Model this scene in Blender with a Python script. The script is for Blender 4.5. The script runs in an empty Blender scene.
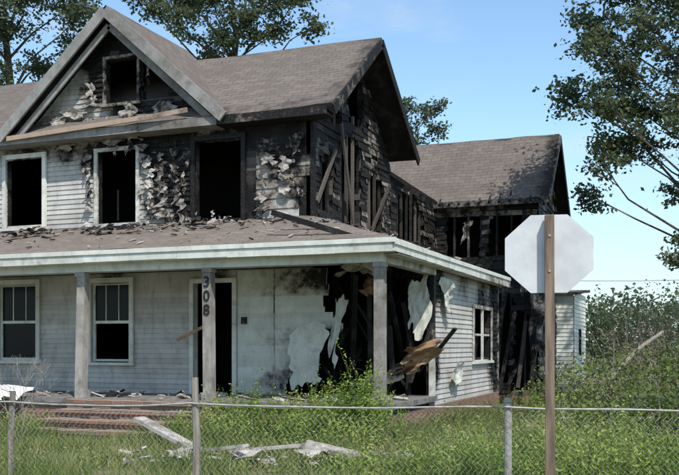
import bpy, math, random
import numpy as np
from mathutils import Vector, Matrix, noise as mnoise
random.seed(7); rng=np.random.default_rng(11)
scene=bpy.context.scene
COL=scene.collection
V=Vector

# ------------------------------------------------------------------ helpers
class B:
    """mesh builder with per-vertex char / rnd attributes"""
    def __init__(s): s.v=[];s.f=[];s.c=[];s.r=[];s.m=[];s.uv=[]
    def face(s,pts,ch=0.0,rnd=0.5,mat=0,uv=None):
        i=len(s.v)
        for k,p in enumerate(pts):
            s.v.append(tuple(p)); s.c.append(ch[k] if isinstance(ch,(list,tuple)) else ch); s.r.append(rnd)
            s.uv.append(uv[k] if uv else (0,0))
        s.f.append(tuple(range(i,i+len(pts)))); s.m.append(mat)
    def obox(s,c,ax,ay,az,ch=0.0,rnd=None,mat=0,taper=1.0):
        if rnd is None: rnd=random.random()
        c=V(c);ax=V(ax);ay=V(ay);az=V(az)
        P=[]
        for k in (-1,1):
            t=taper if k==1 else 1
            for j,i in ((-1,-1),(-1,1),(1,1),(1,-1)):
                P.append(c+ax*i*t+ay*j*t+az*k)
        for q in ((3,2,1,0),(4,5,6,7),(0,1,5,4),(1,2,6,5),(2,3,7,6),(3,0,4,7)):
            pts=[P[a] for a in q]
            s.face(pts,[charf(p) if ch is None else ch for p in pts],rnd,mat)
    def box(s,x0,x1,y0,y1,z0,z1,ch=0.0,rnd=None,mat=0):
        s.obox(((x0+x1)/2,(y0+y1)/2,(z0+z1)/2),((x1-x0)/2,0,0),(0,(y1-y0)/2,0),(0,0,(z1-z0)/2),ch,rnd,mat)
    def beam(s,a,b,w,t,ch=0.0,rnd=None,mat=0,up=(0,0,1)):
        a=V(a);b=V(b);d=(b-a); L=d.length; d.normalize()
        u=V(up)
        if abs(d.dot(u))>.95: u=V((0,1,0))
        side=d.cross(u).normalized(); u2=side.cross(d).normalized()
        s.obox((a+b)/2,side*t/2,u2*w/2,d*L/2,ch,rnd,mat)
    def tube(s,pts,rad,n=6,ch=0.0,rnd=.5,mat=0):
        rings=[]
        for i,p in enumerate(pts):
            p=V(p)
            d=(V(pts[min(i+1,len(pts)-1)])-V(pts[max(i-1,0)])).normalized()
            u=V((0,0,1)) if abs(d.z)<.9 else V((1,0,0))
            a=d.cross(u).normalized(); b=d.cross(a).normalized()
            rings.append([p+(a*math.cos(2*math.pi*k/n)+b*math.sin(2*math.pi*k/n))*rad[i] for k in range(n)])
        for i in range(len(rings)-1):
            for k in range(n):
                k2=(k+1)%n
                s.face([rings[i][k],rings[i][k2],rings[i+1][k2],rings[i+1][k]],ch,rnd,mat)
        s.face(rings[-1],ch,rnd,mat)
    def make(s,name,mats,parent=None,smooth=False):
        me=bpy.data.meshes.new(name)
        me.from_pydata(s.v,[],s.f)
        a=me.attributes.new('char','FLOAT','POINT'); a.data.foreach_set('value',s.c)
        a=me.attributes.new('rnd','FLOAT','POINT'); a.data.foreach_set('value',s.r)
        uvl=me.uv_layers.new(name='UVMap')
        uvl.data.foreach_set('uv',[x for i in range(len(s.v)) for x in s.uv[i]])
        for m in mats: me.materials.append(m)
        me.polygons.foreach_set('material_index',s.m)
        if smooth: me.polygons.foreach_set('use_smooth',[True]*len(s.f))
        me.update()
        o=bpy.data.objects.new(name,me); COL.objects.link(o)
        if parent: o.parent=parent
        return o

def empty(name):
    e=bpy.data.objects.new(name,None); COL.objects.link(e); return e

def leafmesh(name,pos,size,rnd,mat,parent=None,up=.4,aspect=.55):
    N=len(pos)
    n=rng.normal(size=(N,3)); n[:,2]=np.abs(n[:,2])+up; n/=np.linalg.norm(n,axis=1)[:,None]
    t=rng.normal(size=(N,3)); a=np.cross(n,t); a/=np.linalg.norm(a,axis=1)[:,None]
    b=np.cross(n,a)
    s=size[:,None]
    q=np.stack([pos-a*s*.5,pos+b*s*aspect*.5,pos+a*s*.5+n*s*.08,pos-b*s*aspect*.5],1).reshape(-1,3)
    return rawmesh(name,q,4,np.repeat(rnd,4),mat,parent)
def rawmesh(name,verts,k,rnd,mat,parent=None):
    nf=len(verts)//k
    me=bpy.data.meshes.new(name)
    me.vertices.add(len(verts)); me.vertices.foreach_set('co',verts.astype(np.float32).ravel())
    me.loops.add(nf*k); me.loops.foreach_set('vertex_index',np.arange(nf*k,dtype=np.int32))
    me.polygons.add(nf); me.polygons.foreach_set('loop_start',np.arange(0,nf*k,k,dtype=np.int32))
    a=me.attributes.new('rnd','FLOAT','POINT'); a.data.foreach_set('value',rnd.astype(np.float32))
    me.materials.append(mat); me.update(calc_edges=True)
    o=bpy.data.objects.new(name,me); COL.objects.link(o)
    if parent: o.parent=parent
    return o

# site survey frame: metres right of / ahead of the tripod position -> world
CAM=(5.09,-14.65)
def S(r,d): return (CAM[0]+.929*r-.369*d, CAM[1]+.369*r+.929*d)

# ------------------------------------------------------------------ char field
BL=[(-4.2,2,5.2,1.0,1.05),(-4.2,2,4.2,.85,.85),(-2.3,2,5.9,.85,.95),(-3.2,2,6.0,.8,.95),(-6.5,2,5.98,.8,.95),(-5.4,2,5.95,.9,1.0),
    (-5.35,2,5.1,.65,.85),(-5.0,2,4.5,.55,.8),(-5.75,2,4.5,.35,.6),(-9,2,6.05,.8,.6),(-7.9,2,6.05,.6,.7),(-7.25,2,5.6,.45,.8),
    (-5.7,2,7.2,.9,1.1),(-4.9,2,6.5,.8,1.0),(-6.9,2,7.8,.8,1.0),(-6.4,2,8.3,.8,1.0),(-7.05,2,7.1,.55,.9),(-6.3,2,6.5,.65,.85),(-8.3,2,6.5,.4,.45),
    (-2.15,2,4.6,.5,.95),(-2.7,2,5.2,.6,.72),(-3.2,2,4.4,.45,.6),
    (0,3.1,3.1,.9,1.1),(0,3.1,1.2,.6,1.0),(0,9.1,1.4,1.2,1.1),(0,9.1,2.8,1.2,1.0),(0,7.4,2.7,.7,.65),(0,5.6,3.1,.6,.5),
    (-1.6,2,1.5,.55,.9),(-1.55,2,2.9,.45,.9),(-4.2,2,2.95,.45,.55),(-2.5,2,.8,.5,.65),(-6.75,2,3.05,.4,.5),(-2.9,2,3.05,.4,.5)]
def charf(p):
    x,y,z=p[0],p[1],p[2]
    if (x>-2.35 and x<-1.75 and y>2.12 and z>3.4): # burned gable end
        n=mnoise.noise(V((y*.9,z*.9,3.3)))
        return 1.0 if n<.15 else .52
    if y>9.5 or (x<-1.9 and y>2.4): return 1.0 if mnoise.noise(V((x*.8,z*.8,y)))<.2 else .5
    c=.03
    for bx,by,bz,r,s in BL:
        d=math.sqrt((x-bx)**2+(y-by)**2+(z-bz)**2)/r
        if d<1.3: c=max(c,s*max(0,1-d**1.8*.75))
    return min(c,1)

# ------------------------------------------------------------------ materials
def newmat(name):
    m=bpy.data.materials.new(name); m.use_nodes=True
    nt=m.node_tree; b=nt.nodes['Principled BSDF']; b.inputs['Roughness'].default_value=.85
    b.inputs['Specular IOR Level'].default_value=.25
    return m,nt,b
def mixc(nt,fac,c1,c2,bt='MIX'):
    n=nt.nodes.new('ShaderNodeMix'); n.data_type='RGBA'; n.blend_type=bt
    for s,x in ((n.inputs[0],fac),(n.inputs[6],c1),(n.inputs[7],c2)):
        if isinstance(x,bpy.types.NodeSocket): nt.links.new(x,s)
        elif isinstance(x,(int,float)): s.default_value=x
        else: s.default_value=(*x,1)
    return n.outputs[2]
def noise(nt,scale,detail=5,rough=.6,vec=None,dist=0):
    n=nt.nodes.new('ShaderNodeTexNoise'); n.inputs['Scale'].default_value=scale; n.inputs['Detail'].default_value=detail
    n.inputs['Roughness'].default_value=rough; n.inputs['Distortion'].default_value=dist
    if vec: nt.links.new(vec,n.inputs['Vector'])
    return n.outputs[0]
def mrange(nt,x,a,b,c=0.,d=1.,smooth=True):
    n=nt.nodes.new('ShaderNodeMapRange')
    if smooth: n.interpolation_type='SMOOTHSTEP'
    nt.links.new(x,n.inputs[0])
    for i,v in zip((1,2,3,4),(a,b,c,d)): n.inputs[i].default_value=v
    return n.outputs[0]
def mth(nt,op,a,b):
    n=nt.nodes.new('ShaderNodeMath'); n.operation=op
    for s,x in zip(n.inputs,(a,b)):
        if isinstance(x,bpy.types.NodeSocket): nt.links.new(x,s)
        else: s.default_value=x
    return n.outputs[0]
def objco(nt,scale=(1,1,1)):
    t=nt.nodes.new('ShaderNodeTexCoord'); m=nt.nodes.new('ShaderNodeMapping'); m.inputs['Scale'].default_value=scale
    nt.links.new(t.outputs['Object'],m.inputs[0]); return m.outputs[0]
def attr(nt,name):
    n=nt.nodes.new('ShaderNodeAttribute'); n.attribute_name=name; return n.outputs['Fac']
def bump(nt,b,h,strength=.4,dist=.02):
    n=nt.nodes.new('ShaderNodeBump'); n.inputs['Strength'].default_value=strength; n.inputs['Distance'].default_value=dist
    nt.links.new(h,n.inputs['Height']); nt.links.new(n.outputs[0],b.inputs['Normal'])

def burnable(name,base,dirt,streak=(1,1,1),rough=.7,under=(.15,.12,.095),dirtamt=.8,noisescale=3.6,grime=.5,amp=1.3):
    m,nt,b=newmat(name)
    co=objco(nt); st=objco(nt,streak)
    ch=attr(nt,'char'); rn=attr(nt,'rnd')
    n1=noise(nt,noisescale,9,.72,co); n2=noise(nt,1.1,5,.6,co); n3=noise(nt,14,6,.7,st); n4=noise(nt,5,7,.7,objco(nt,(1,1,.35)))
    c=mixc(nt,mrange(nt,n2,.38,.65,0,dirtamt),base,dirt)
    c=mixc(nt,mrange(nt,n4,.46,.72,0,grime),c,tuple(x*.62 for x in dirt))
    c=mixc(nt,mrange(nt,n3,.5,.8,0,.35),c,tuple(x*.55 for x in dirt))
    v=mrange(nt,rn,0,1,.85,1.08,False)
    vc=nt.nodes.new('ShaderNodeCombineColor')
    for i in range(3): nt.links.new(v,vc.inputs[i])
    c=mixc(nt,1.0,c,vc.outputs[0],'MULTIPLY')
    cc=mth(nt,'ADD',ch,mth(nt,'MULTIPLY',mth(nt,'SUBTRACT',n1,.5),amp))
    soot=mrange(nt,cc,.08,.5,0,.72)
    c=mixc(nt,soot,c,tuple(x*.7 for x in under))
    c=mixc(nt,mrange(nt,cc,.38,.48,0,.6),c,under)
    blk=mixc(nt,mrange(nt,noise(nt,25,4,.6,co),.5,.75),(.008,.0075,.007),(.05,.046,.042))
    c=mixc(nt,mrange(nt,cc,.43,.60),c,blk)
    nt.links.new(c,b.inputs['Base Color'])
    b.inputs['Roughness'].default_value=rough
    bump(nt,b,mth(nt,'ADD',n3,mrange(nt,cc,.4,.55,0,-1)),.4,.008)
    return m
M_siding=burnable('siding_mat',(.50,.485,.455),(.385,.36,.325),(1,1,.15),grime=.6)
M_sheet=burnable('panel_mat',(.58,.595,.53),(.45,.45,.39),(1,1,.3),grime=.35)
M_trim=burnable('trim_mat',(.64,.655,.60),(.48,.47,.41),(.3,.3,1),.6,dirtamt=.6,grime=.45)
M_rake=burnable('rake_board_mat',(.30,.295,.28),(.2,.19,.175),(.3,.3,1))
M_vinyl=burnable('vinyl_flake_mat',(.50,.47,.43),(.27,.24,.205),(1,1,1),noisescale=7,amp=1.6)
M_post=burnable('weathered_post_mat',(.38,.36,.33),(.2,.18,.155),(4,4,.25),.9,dirtamt=.9,grime=.7)
M_ply=burnable('plywood_mat',(.40,.25,.14),(.26,.16,.095),(.5,2,2),noisescale=6)
M_tan=burnable('tan_board_mat',(.46,.34,.26),(.4,.3,.24),(.5,2,2))

def charmat():
    m,nt,b=newmat('charred_wood_mat'); co=objco(nt)
    v=nt.nodes.new('ShaderNodeTexVoronoi'); v.inputs['Scale'].default_value=22; nt.links.new(co,v.inputs['Vector'])
    n=noise(nt,3,6,.65,co); rn=attr(nt,'rnd')
    c=mixc(nt,mrange(nt,n,.45,.75),(.008,.0075,.007),(.045,.04,.036))
    c=mixc(nt,mrange(nt,rn,.7,1.0,0,.8),c,(.13,.11,.095))
    nt.links.new(c,b.inputs['Base Color']); b.inputs['Roughness'].default_value=.75
    bump(nt,b,v.outputs['Distance'],.6,.01); return m
M_char=charmat()
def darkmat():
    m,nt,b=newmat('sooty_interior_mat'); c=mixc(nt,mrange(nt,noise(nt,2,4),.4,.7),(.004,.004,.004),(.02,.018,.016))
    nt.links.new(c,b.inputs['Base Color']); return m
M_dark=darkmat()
def roofmat(name,c1,c2,dark):
    m,nt,b=newmat(name)
    t=nt.nodes.new('ShaderNodeTexCoord')
    br=nt.nodes.new('ShaderNodeTexBrick'); nt.links.new(t.outputs['UV'],br.inputs['Vector'])
    br.inputs['Scale'].default_value=1; br.inputs['Brick Width'].default_value=.3; br.inputs['Row Height'].default_value=.14
    br.inputs['Mortar Size'].default_value=.01; br.inputs['Mortar Smooth'].default_value=.4; br.inputs['Bias'].default_value=0
    br.inputs['Color1'].default_value=(*c1,1); br.inputs['Color2'].default_value=(*c2,1); br.inputs['Mortar'].default_value=(*dark,1)
    co=objco(nt); n=noise(nt,.9,6,.65,co); n2=noise(nt,40,3,.7,co); ch=attr(nt,'char'); n5=noise(nt,3.2,6,.7,co)
    c=mixc(nt,mrange(nt,n,.4,.7,0,.65),br.outputs['Color'],tuple(x*.6 for x in c1))
    c=mixc(nt,mrange(nt,n5,.5,.75,0,.5),c,(c1[0]*1.35,c1[1]*1.25,c1[2]*1.1))
    c=mixc(nt,mrange(nt,n2,.4,.8,0,.4),c,tuple(min(1,x*1.8) for x in c1))
    cc=mth(nt,'ADD',ch,mth(nt,'MULTIPLY',mth(nt,'SUBTRACT',noise(nt,2.5,7,.7,co),.5),1.1))
    c=mixc(nt,mrange(nt,cc,.3,.75,0,.88),c,(.025,.022,.02))
    nt.links.new(c,b.inputs['Base Color']); b.inputs['Roughness'].default_value=.95; b.inputs['Specular IOR Level'].default_value=.1
    bump(nt,b,mth(nt,'ADD',br.outputs['Fac'],n2),.5,-.008); return m
M_roof=roofmat('asphalt_shingle_mat',(.165,.142,.124),(.12,.103,.092),(.07,.06,.053))
M_proof=roofmat('porch_shingle_mat',(.2,.168,.142),(.145,.122,.105),(.085,.07,.06))
def brickmat():
    m,nt,b=newmat('red_brick_mat'); t=nt.nodes.new('ShaderNodeTexCoord')
    s=nt.nodes.new('ShaderNodeSeparateXYZ'); nt.links.new(t.outputs['Object'],s.inputs[0])
    cx=nt.nodes.new('ShaderNodeCombineXYZ'); nt.links.new(mth(nt,'ADD',s.outputs[0],s.outputs[1]),cx.inputs[0]); nt.links.new(mth(nt,'ADD',s.outputs[2],mth(nt,'MULTIPLY',s.outputs[1],.3)),cx.inputs[1])
    br=nt.nodes.new('ShaderNodeTexBrick'); nt.links.new(cx.outputs[0],br.inputs['Vector'])
    br.inputs['Scale'].default_value=1; br.inputs['Brick Width'].default_value=.21; br.inputs['Row Height'].default_value=.075; br.inputs['Mortar Size'].default_value=.008
    br.inputs['Color1'].default_value=(.25,.12,.08,1); br.inputs['Color2'].default_value=(.15,.085,.065,1); br.inputs['Mortar'].default_value=(.26,.22,.18,1)
    c=mixc(nt,mrange(nt,noise(nt,3,6),.4,.65,0,.75),br.outputs['Color'],(.17,.14,.105))
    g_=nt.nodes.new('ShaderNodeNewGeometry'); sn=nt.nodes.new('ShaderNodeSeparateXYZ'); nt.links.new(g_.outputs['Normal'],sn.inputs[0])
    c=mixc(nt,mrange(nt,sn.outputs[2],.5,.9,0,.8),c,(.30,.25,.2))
    nt.links.new(c,b.inputs['Base Color']); bump(nt,b,br.outputs['Fac'],.6,-.008); return m
M_brick=brickmat()
def simple(name,c1,c2,scale=6,rough=.8,metal=0,streak=(1,1,1),bs=.2):
    m,nt,b=newmat(name); n=noise(nt,scale,6,.65,objco(nt,streak))
    c=mixc(nt,mrange(nt,n,.35,.7),c1,c2); nt.links.new(c,b.inputs['Base Color'])
    b.inputs['Roughness'].default_value=rough; b.inputs['Metallic'].default_value=metal; bump(nt,b,n,bs,.01); return m
M_bark=simple('bark_mat',(.12,.1,.08),(.05,.042,.035),9,.95,0,(1,1,.2),.6)
M_galv=simple('galvanised_steel_mat',(.36,.36,.34),(.22,.2,.17),12,.6,.2)
M_wire=simple('fence_wire_mat',(.42,.41,.39),(.24,.22,.19),2,.6,.1)
M_signback=simple('sign_back_mat',(.6,.61,.62),(.48,.49,.5),3,.45,.1,bs=.03)
M_signred=simple('sign_red_mat',(.5,.02,.02),(.45,.02,.02),3,.4)
M_white=simple('white_paint_mat',(.75,.75,.73),(.6,.6,.57),3,.5)
M_wood=simple('old_post_wood_mat',(.23,.17,.125),(.09,.07,.052),8,.9,0,(3,3,.2),.6)
M_wood2=simple('grey_fence_post_mat',(.27,.245,.21),(.12,.1,.085),10,.9,0,(3,3,.2),.6)
M_floor=simple('porch_floor_mat',(.22,.21,.2),(.1,.09,.085),5)
M_num=simple('number_mat',(.015,.015,.015),(.02,.02,.02),5,.6)
M_deb=simple('debris_mat',(.46,.43,.39),(.16,.14,.12),5)
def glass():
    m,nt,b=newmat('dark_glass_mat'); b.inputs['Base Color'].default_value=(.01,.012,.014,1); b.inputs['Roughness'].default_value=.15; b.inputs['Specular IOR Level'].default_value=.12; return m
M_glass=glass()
def leafmat(name,ramp,trans=.3,ns=.8):
    m=bpy.data.materials.new(name); m.use_nodes=True; nt=m.node_tree; nt.nodes.clear()
    out=nt.nodes.new('ShaderNodeOutputMaterial'); rn=attr(nt,'rnd'); co=objco(nt)
    f=mth(nt,'ADD',rn,mth(nt,'MULTIPLY',mth(nt,'SUBTRACT',noise(nt,ns,2,.5,co),.5),.9))
    cr=nt.nodes.new('ShaderNodeValToRGB'); nt.links.new(f,cr.inputs[0])
    el=cr.color_ramp.elements
    el[0].position=ramp[0][0]; el[0].color=(*ramp[0][1],1); el[1].position=ramp[-1][0]; el[1].color=(*ramp[-1][1],1)
    for p,c in ramp[1:-1]:
        e=el.new(p); e.color=(*c,1)
    d=nt.nodes.new('ShaderNodeBsdfDiffuse'); t=nt.nodes.new('ShaderNodeBsdfTranslucent'); mx=nt.nodes.new('ShaderNodeMixShader'); mx.inputs[0].default_value=trans
    nt.links.new(cr.outputs[0],d.inputs[0]); nt.links.new(cr.outputs[0],t.inputs[0])
    nt.links.new(d.outputs[0],mx.inputs[1]); nt.links.new(t.outputs[0],mx.inputs[2])
    nt.links.new(mx.outputs[0],out.inputs[0]); return m
L_tree=leafmat('tree_leaf_mat',[(0,(.06,.082,.048)),(.5,(.11,.14,.078)),(1,(.17,.2,.11))],.42)
L_oak=leafmat('oak_leaf_mat',[(0,(.055,.078,.045)),(.5,(.1,.132,.068)),(.85,(.15,.18,.095)),(1,(.19,.17,.1))],.42)
L_weed=leafmat('weed_leaf_mat',[(0,(.09,.15,.03)),(.5,(.19,.28,.06)),(.85,(.34,.42,.11)),(1,(.42,.42,.17))],.42,1.5)
L_yard=leafmat('yard_weed_leaf_mat',[(0,(.08,.12,.03)),(.45,(.18,.24,.06)),(.75,(.31,.36,.12)),(1,(.36,.31,.17))],.42,1.5)
L_shrub=leafmat('shrub_leaf_mat',[(0,(.055,.09,.028)),(.5,(.13,.18,.052)),(1,(.25,.28,.1))],.38,1.2)
L_dead=leafmat('dry_shrub_leaf_mat',[(0,(.14,.115,.09)),(.45,(.24,.19,.145)),(.75,(.14,.17,.085)),(1,(.3,.24,.18))],.3,1.)
L_grass=leafmat('grass_blade_mat',[(0,(.09,.14,.035)),(.5,(.19,.25,.07)),(.75,(.32,.32,.14)),(1,(.48,.42,.26))],.38,.9)

# ------------------------------------------------------------------ walls
def cuts(poly,z):
    xs=[]
    for i in range(len(poly)):
        (x0,z0),(x1,z1)=poly[i],poly[(i+1)%len(poly)]
        if (z0<=z<z1) or (z1<=z<z0): xs.append(x0+(z-z0)/(z1-z0)*(x1-x0))
    xs.sort(); return list(zip(xs[::2],xs[1::2]))
def rect(a,b,z0,z1): return [(a,z0),(b,z0),(b,z1),(a,z1)]
def subtract(iv,hs):
    for h0,h1 in hs:
        o=[]
        for a,b in iv:
            if h1<=a or h0>=b: o.append((a,b))
            else:
                if h0>a: o.append((a,h0))
                if h1<b: o.append((h1,b))
        iv=o
    return iv
def wall(bl,O,U,N,lo,hi,z0,z1,h,holes,siding=True,th=.12,charover=None,miss=True,sag=True,burnt=False):
    O=V(O);U=V(U);N=V(N); Z=V((0,0,1))
    n=max(1,round((z1-z0)/h)); h=(z1-z0)/n
    for i in range(n):
        zb=z0+i*h; zt=zb+h; zm=(zb+zt)/2
        L,H=lo(zm),hi(zm)
        if H-L<.03: continue
        hs=[]
        for p in holes:
            for a,b in cuts(p[0] if isinstance(p,tuple) else p,zm):
                j=p[1] if isinstance(p,tuple) else 0
                hs.append((a-random.random()*j,b+random.random()*j))
        if burnt and siding:      # boards burned away over random lengths
            x=L+random.random()*1.5
            while x<H:
                w_=random.choice((.15,.4,.8))*random.uniform(.5,1.4); 
                if random.random()<.6: hs.append((x,x+w_))
                x+=w_+random.uniform(.3,1.6)
        rb=random.random()
        for a,b in subtract([(L,H)],hs):
            if b-a<.01: continue
            if not siding:
                bt=[a if a>L else lo(zb), b if b<H else hi(zb)]; tp=[a if a>L else lo(zt), b if b<H else hi(zt)]
                if tp[1]<=tp[0]: tp=[(a+b)/2]*2
                P=lambda u,z,o: O+U*u+Z*z+N*o
                A=[P(bt[0],zb,0),P(bt[1],zb,0),P(tp[1],zt,0),P(tp[0],zt,0)]
                Bk=[P(bt[0],zb,-th),P(bt[1],zb,-th),P(tp[1],zt,-th),P(tp[0],zt,-th)]
                c=[charf(p) if charover is None else charover for p in A]
                bl.face(A,c,rb); bl.face(Bk[::-1],1,rb)
                for k in ((0,1),(1,2),(2,3),(3,0)): bl.face([A[k[1]],A[k[0]],Bk[k[0]],Bk[k[1]]],c[0],rb)
                continue
            m=max(1,int((b-a)/.22)); 
            if burnt:
                t0_=random.gauss(0,.02); t1_=random.gauss(0,.02); o0=random.random()*.03;o1=random.random()*.03; bc=random.choice((1,1,1,1,.75,.5))
            for s in range(m):
                u0=a+(b-a)*s/m; u1=a+(b-a)*(s+1)/m
                pm=O+U*((u0+u1)/2)+Z*zm
                c=charf(pm) if charover is None else charover
                if miss and not burnt and c>.55 and random.random()<(c-.5)*.5: continue
                b0,b1,t0,t1=u0,u1,u0,u1
                if s==0 and a<=L+1e-6: b0,t0=lo(zb),lo(zt)
                if s==m-1 and b>=H-1e-6: b1,t1=hi(zb),hi(zt)
                if t1<t0: t0=t1=(t0+t1)/2
                def P(u,z,o): return O+U*u+Z*z+N*o
                dz=-.012
                if burnt:
                    f0=s/m;f1=(s+1)/m; ja=t0_+(t1_-t0_)*f0; jb=t0_+(t1_-t0_)*f1; oa=o0+(o1-o0)*f0; ob_=o0+(o1-o0)*f1
                    q=[P(b0,zb+dz+ja,.026+oa),P(b1,zb+dz+jb,.026+ob_),P(t1,zt+jb,.006+ob_),P(t0,zt+ja,.006+oa)]
                    cs=[min(charf(x),bc) if bc<.9 else charf(x) for x in q]
                    bl.face([P(b0,zb+dz+ja,.001),P(b1,zb+dz+jb,.001),q[1],q[0]],cs,rb)
                else:
                    j=(random.random()-.5)*.03*c if sag else 0; jo=random.random()*.03*c
                    q=[P(b0,zb+dz+j,.026+jo),P(b1,zb+dz+j*.3,.026+jo),P(t1,zt,.006),P(t0,zt,.006)]
                    cs=[charf(x) if charover is None else charover for x in q]
                    bl.face([P(b0,zb+dz+j,.001),P(b1,zb+dz+j*.3,.001),q[1],q[0]],cs,rb)
                bl.face(q,cs,rb)
house=empty('burned_house')
cst=lambda v:(lambda z:v)
X0=-12.5
# ---- holes
W1=rect(-9.53,-8.53,4.22,5.74); W2=rect(-7.08,-6.1,4.2,5.72); W3=rect(-4.68,-3.62,4.16,5.76)
upper_holes=[W1,W2,W3]
gab_holes=[rect(-6.87,-6.07,6.74,7.68),([(-5.95,6.72),(-5.35,6.76),(-5.4,7.3),(-5.7,7.6),(-5.95,7.55)],.08)]
G1=rect(-9.75,-8.7,1.27,2.95); G2=rect(-7.24,-6.27,1.25,2.93); DR=rect(-4.72,-3.82,.6,2.86)
breach=([(-2.75,.6),(-1.3,.6),(-1.35,1.2),(-1.55,1.75),(-1.75,1.9),(-2.1,1.55),(-2.35,1.35),(-2.6,1.0)],.05)
# sheathing
sh=B()
wall(sh,(0,2.0,0),(1,0,0),(0,-1,0),cst(X0),cst(-2.1),3.5,6.15,.13,upper_holes,False)
gl=lambda z:-6.55-(8.5-z)/2.3*2.5
gh=lambda z:-6.55+(8.5-z)/2.3*2.5
wall(sh,(0,2.0,0),(1,0,0),(0,-1,0),gl,gh,6.15,8.45,.1,gab_holes,False)
side_l=lambda z:2.0 if z<6 else 2.0+(z-6)/2.12*2.35
side_h=lambda z:6.7 if z<6 else 6.7-(z-6)/2.12*2.35
side_holes=[([(3.95,6.4),(4.8,6.4),(4.8,7.5),(3.95,7.55)],.08),([(3.5,4.1),(4.6,4.1),(4.65,5.9),(4.2,6.2),(3.55,5.9)],.15),([(2.3,4.3),(2.85,4.2),(3.1,5.3),(2.6,5.5)],.12),
            ([(5.1,4.3),(5.9,4.1),(6.3,5.2),(5.7,5.7),(5.2,5.3)],.15),([(2.9,6.1),(3.5,6.1),(3.4,6.5),(3.1,6.5)],.1)]
wall(sh,(-2.1,0,0),(0,1,0),(1,0,0),side_l,side_h,3.5,8.1,.13,side_holes,False,charover=1)
con_holes=[([(7.3,4.2),(9.4,4.1),(9.5,5.0),(8.6,5.6),(7.4,5.3)],.25)]
wall(sh,(-2.1,0,0),(0,1,0),(1,0,0),cst(6.7),cst(10.9),.3,5.6,.13,con_holes,False,charover=1)
# wing
wing_holes=[([(-1.75,4.0),(-.9,4.0),(-.85,5.2),(-1.75,5.25)],.12),([(-.6,4.1),(.2,4.05),(.25,5.2),(-.5,5.15)],.12),([(-1.4,.6),(-.1,.5),(0,3.0),(-1.2,3.2)],.25),([(.1,.3),(.5,.3),(.55,2.4),(.2,2.6)],.1)]
wall(sh,(0,10.9,0),(1,0,0),(0,-1,0),cst(-2.1),cst(.75),.2,5.6,.13,wing_holes,False)
wl=lambda z:10.9 if z<5.6 else 10.9+(z-5.6)/2.05*1.6
wh=lambda z:14.1 if z<5.6 else 14.1-(z-5.6)/2.05*1.6
wall(sh,(.75,0,0),(0,1,0),(1,0,0),wl,wh,.2,7.5,.13,[],False)
wall(sh,(-6,14.1,0),(1,0,0),(0,1,0),cst(0),cst(6.7),.2,5.6,.3,[],False)
wall(sh,(0,6.7,0),(1,0,0),(0,1,0),cst(X0),cst(-2.25),.2,6.0,.3,[],False)
wall(sh,(X0,0,0),(0,1,0),(-1,0,0),side_l,side_h,.2,8.1,.13,[],False)
room_holes=[rect(6.5,8.3,1.25,2.45)]
wall(sh,(0,0,0),(0,1,0),(1,0,0),cst(3.15),cst(9.1),.35,3.1,.12,room_holes,False)
wall(sh,(0,9.1,0),(1,0,0),(0,1,0),cst(-2.1),cst(-.13),.35,3.1,.2,[([(-1.6,.8),(-.5,.7),(-.4,2.6),(-1.5,2.7)],.2)],False,charover=1)
sh.make('sheathing',[M_char],house)
# siding
sd=B()
wall(sd,(0,2.0,0),(1,0,0),(0,-1,0),cst(X0),cst(-3.55),4.05,6.15,.105,upper_holes)
wall(sd,(0,2.0,0),(1,0,0),(0,-1,0),cst(-3.3),cst(-2.1),3.9,6.15,.2,[([(-3.4,5.75),(-2.9,5.6),(-2.5,5.7),(-2.1,5.3),(-2.1,6.2),(-3.4,6.2)],.15),([(-2.35,4.1),(-2.1,4.0),(-2.1,5.0),(-2.25,4.8)],.1)],sag=False,miss=False)
wall(sd,(0,2.0,0),(1,0,0),(0,-1,0),gl,gh,6.2,8.4,.105,gab_holes)
wall(sd,(0,2.0,0),(1,0,0),(0,-1,0),cst(X0),cst(-3.75),.6,3.12,.105,[G1,G2,DR])
wall(sd,(-2.1,0,0),(0,1,0),(1,0,0),side_l,side_h,4.0,8.1,.125,side_holes,burnt=True)
wall(sd,(-2.1,0,0),(0,1,0),(1,0,0),cst(6.7),cst(10.9),3.3,5.6,.125,con_holes,burnt=True)
wall(sd,(0,10.9,0),(1,0,0),(0,-1,0),cst(-2.1),cst(.75),.3,5.6,.125,wing_holes,burnt=True)
wall(sd,(.75,0,0),(0,1,0),(1,0,0),wl,wh,.3,7.5,.125,[],burnt=True)
wall(sd,(0,0,0),(0,1,0),(1,0,0),cst(3.2),cst(9.1),.42,3.12,.105,room_holes)
sd.make('lap_siding',[M_siding],house)
pn=B()
wall(pn,(0,2.0,0),(1,0,0),(0,-1,0),cst(X0),cst(-2.1),.6,3.12,.12,[G1,G2,DR,breach],False)
pn.make('ground_floor_wall',[M_sheet],house)
pw=B()
wall(pw,(0,1.97,0),(1,0,0),(0,-1,0),cst(-3.72),cst(-1.45),.62,3.1,.11,[breach,([(-1.8,2.3),(-1.4,2.0),(-1.4,3.2),(-1.65,3.2)],.1)],False,th=.03)
for x in (-2.9,): pw.box(x-.01,x+.01,1.957,1.968,.7,3.1,None)
pw.box(-3.62,-3.5,1.93,1.965,2.02,2.16,.6)
pw.make('sheet_cladding',[M_sheet],house)

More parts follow.
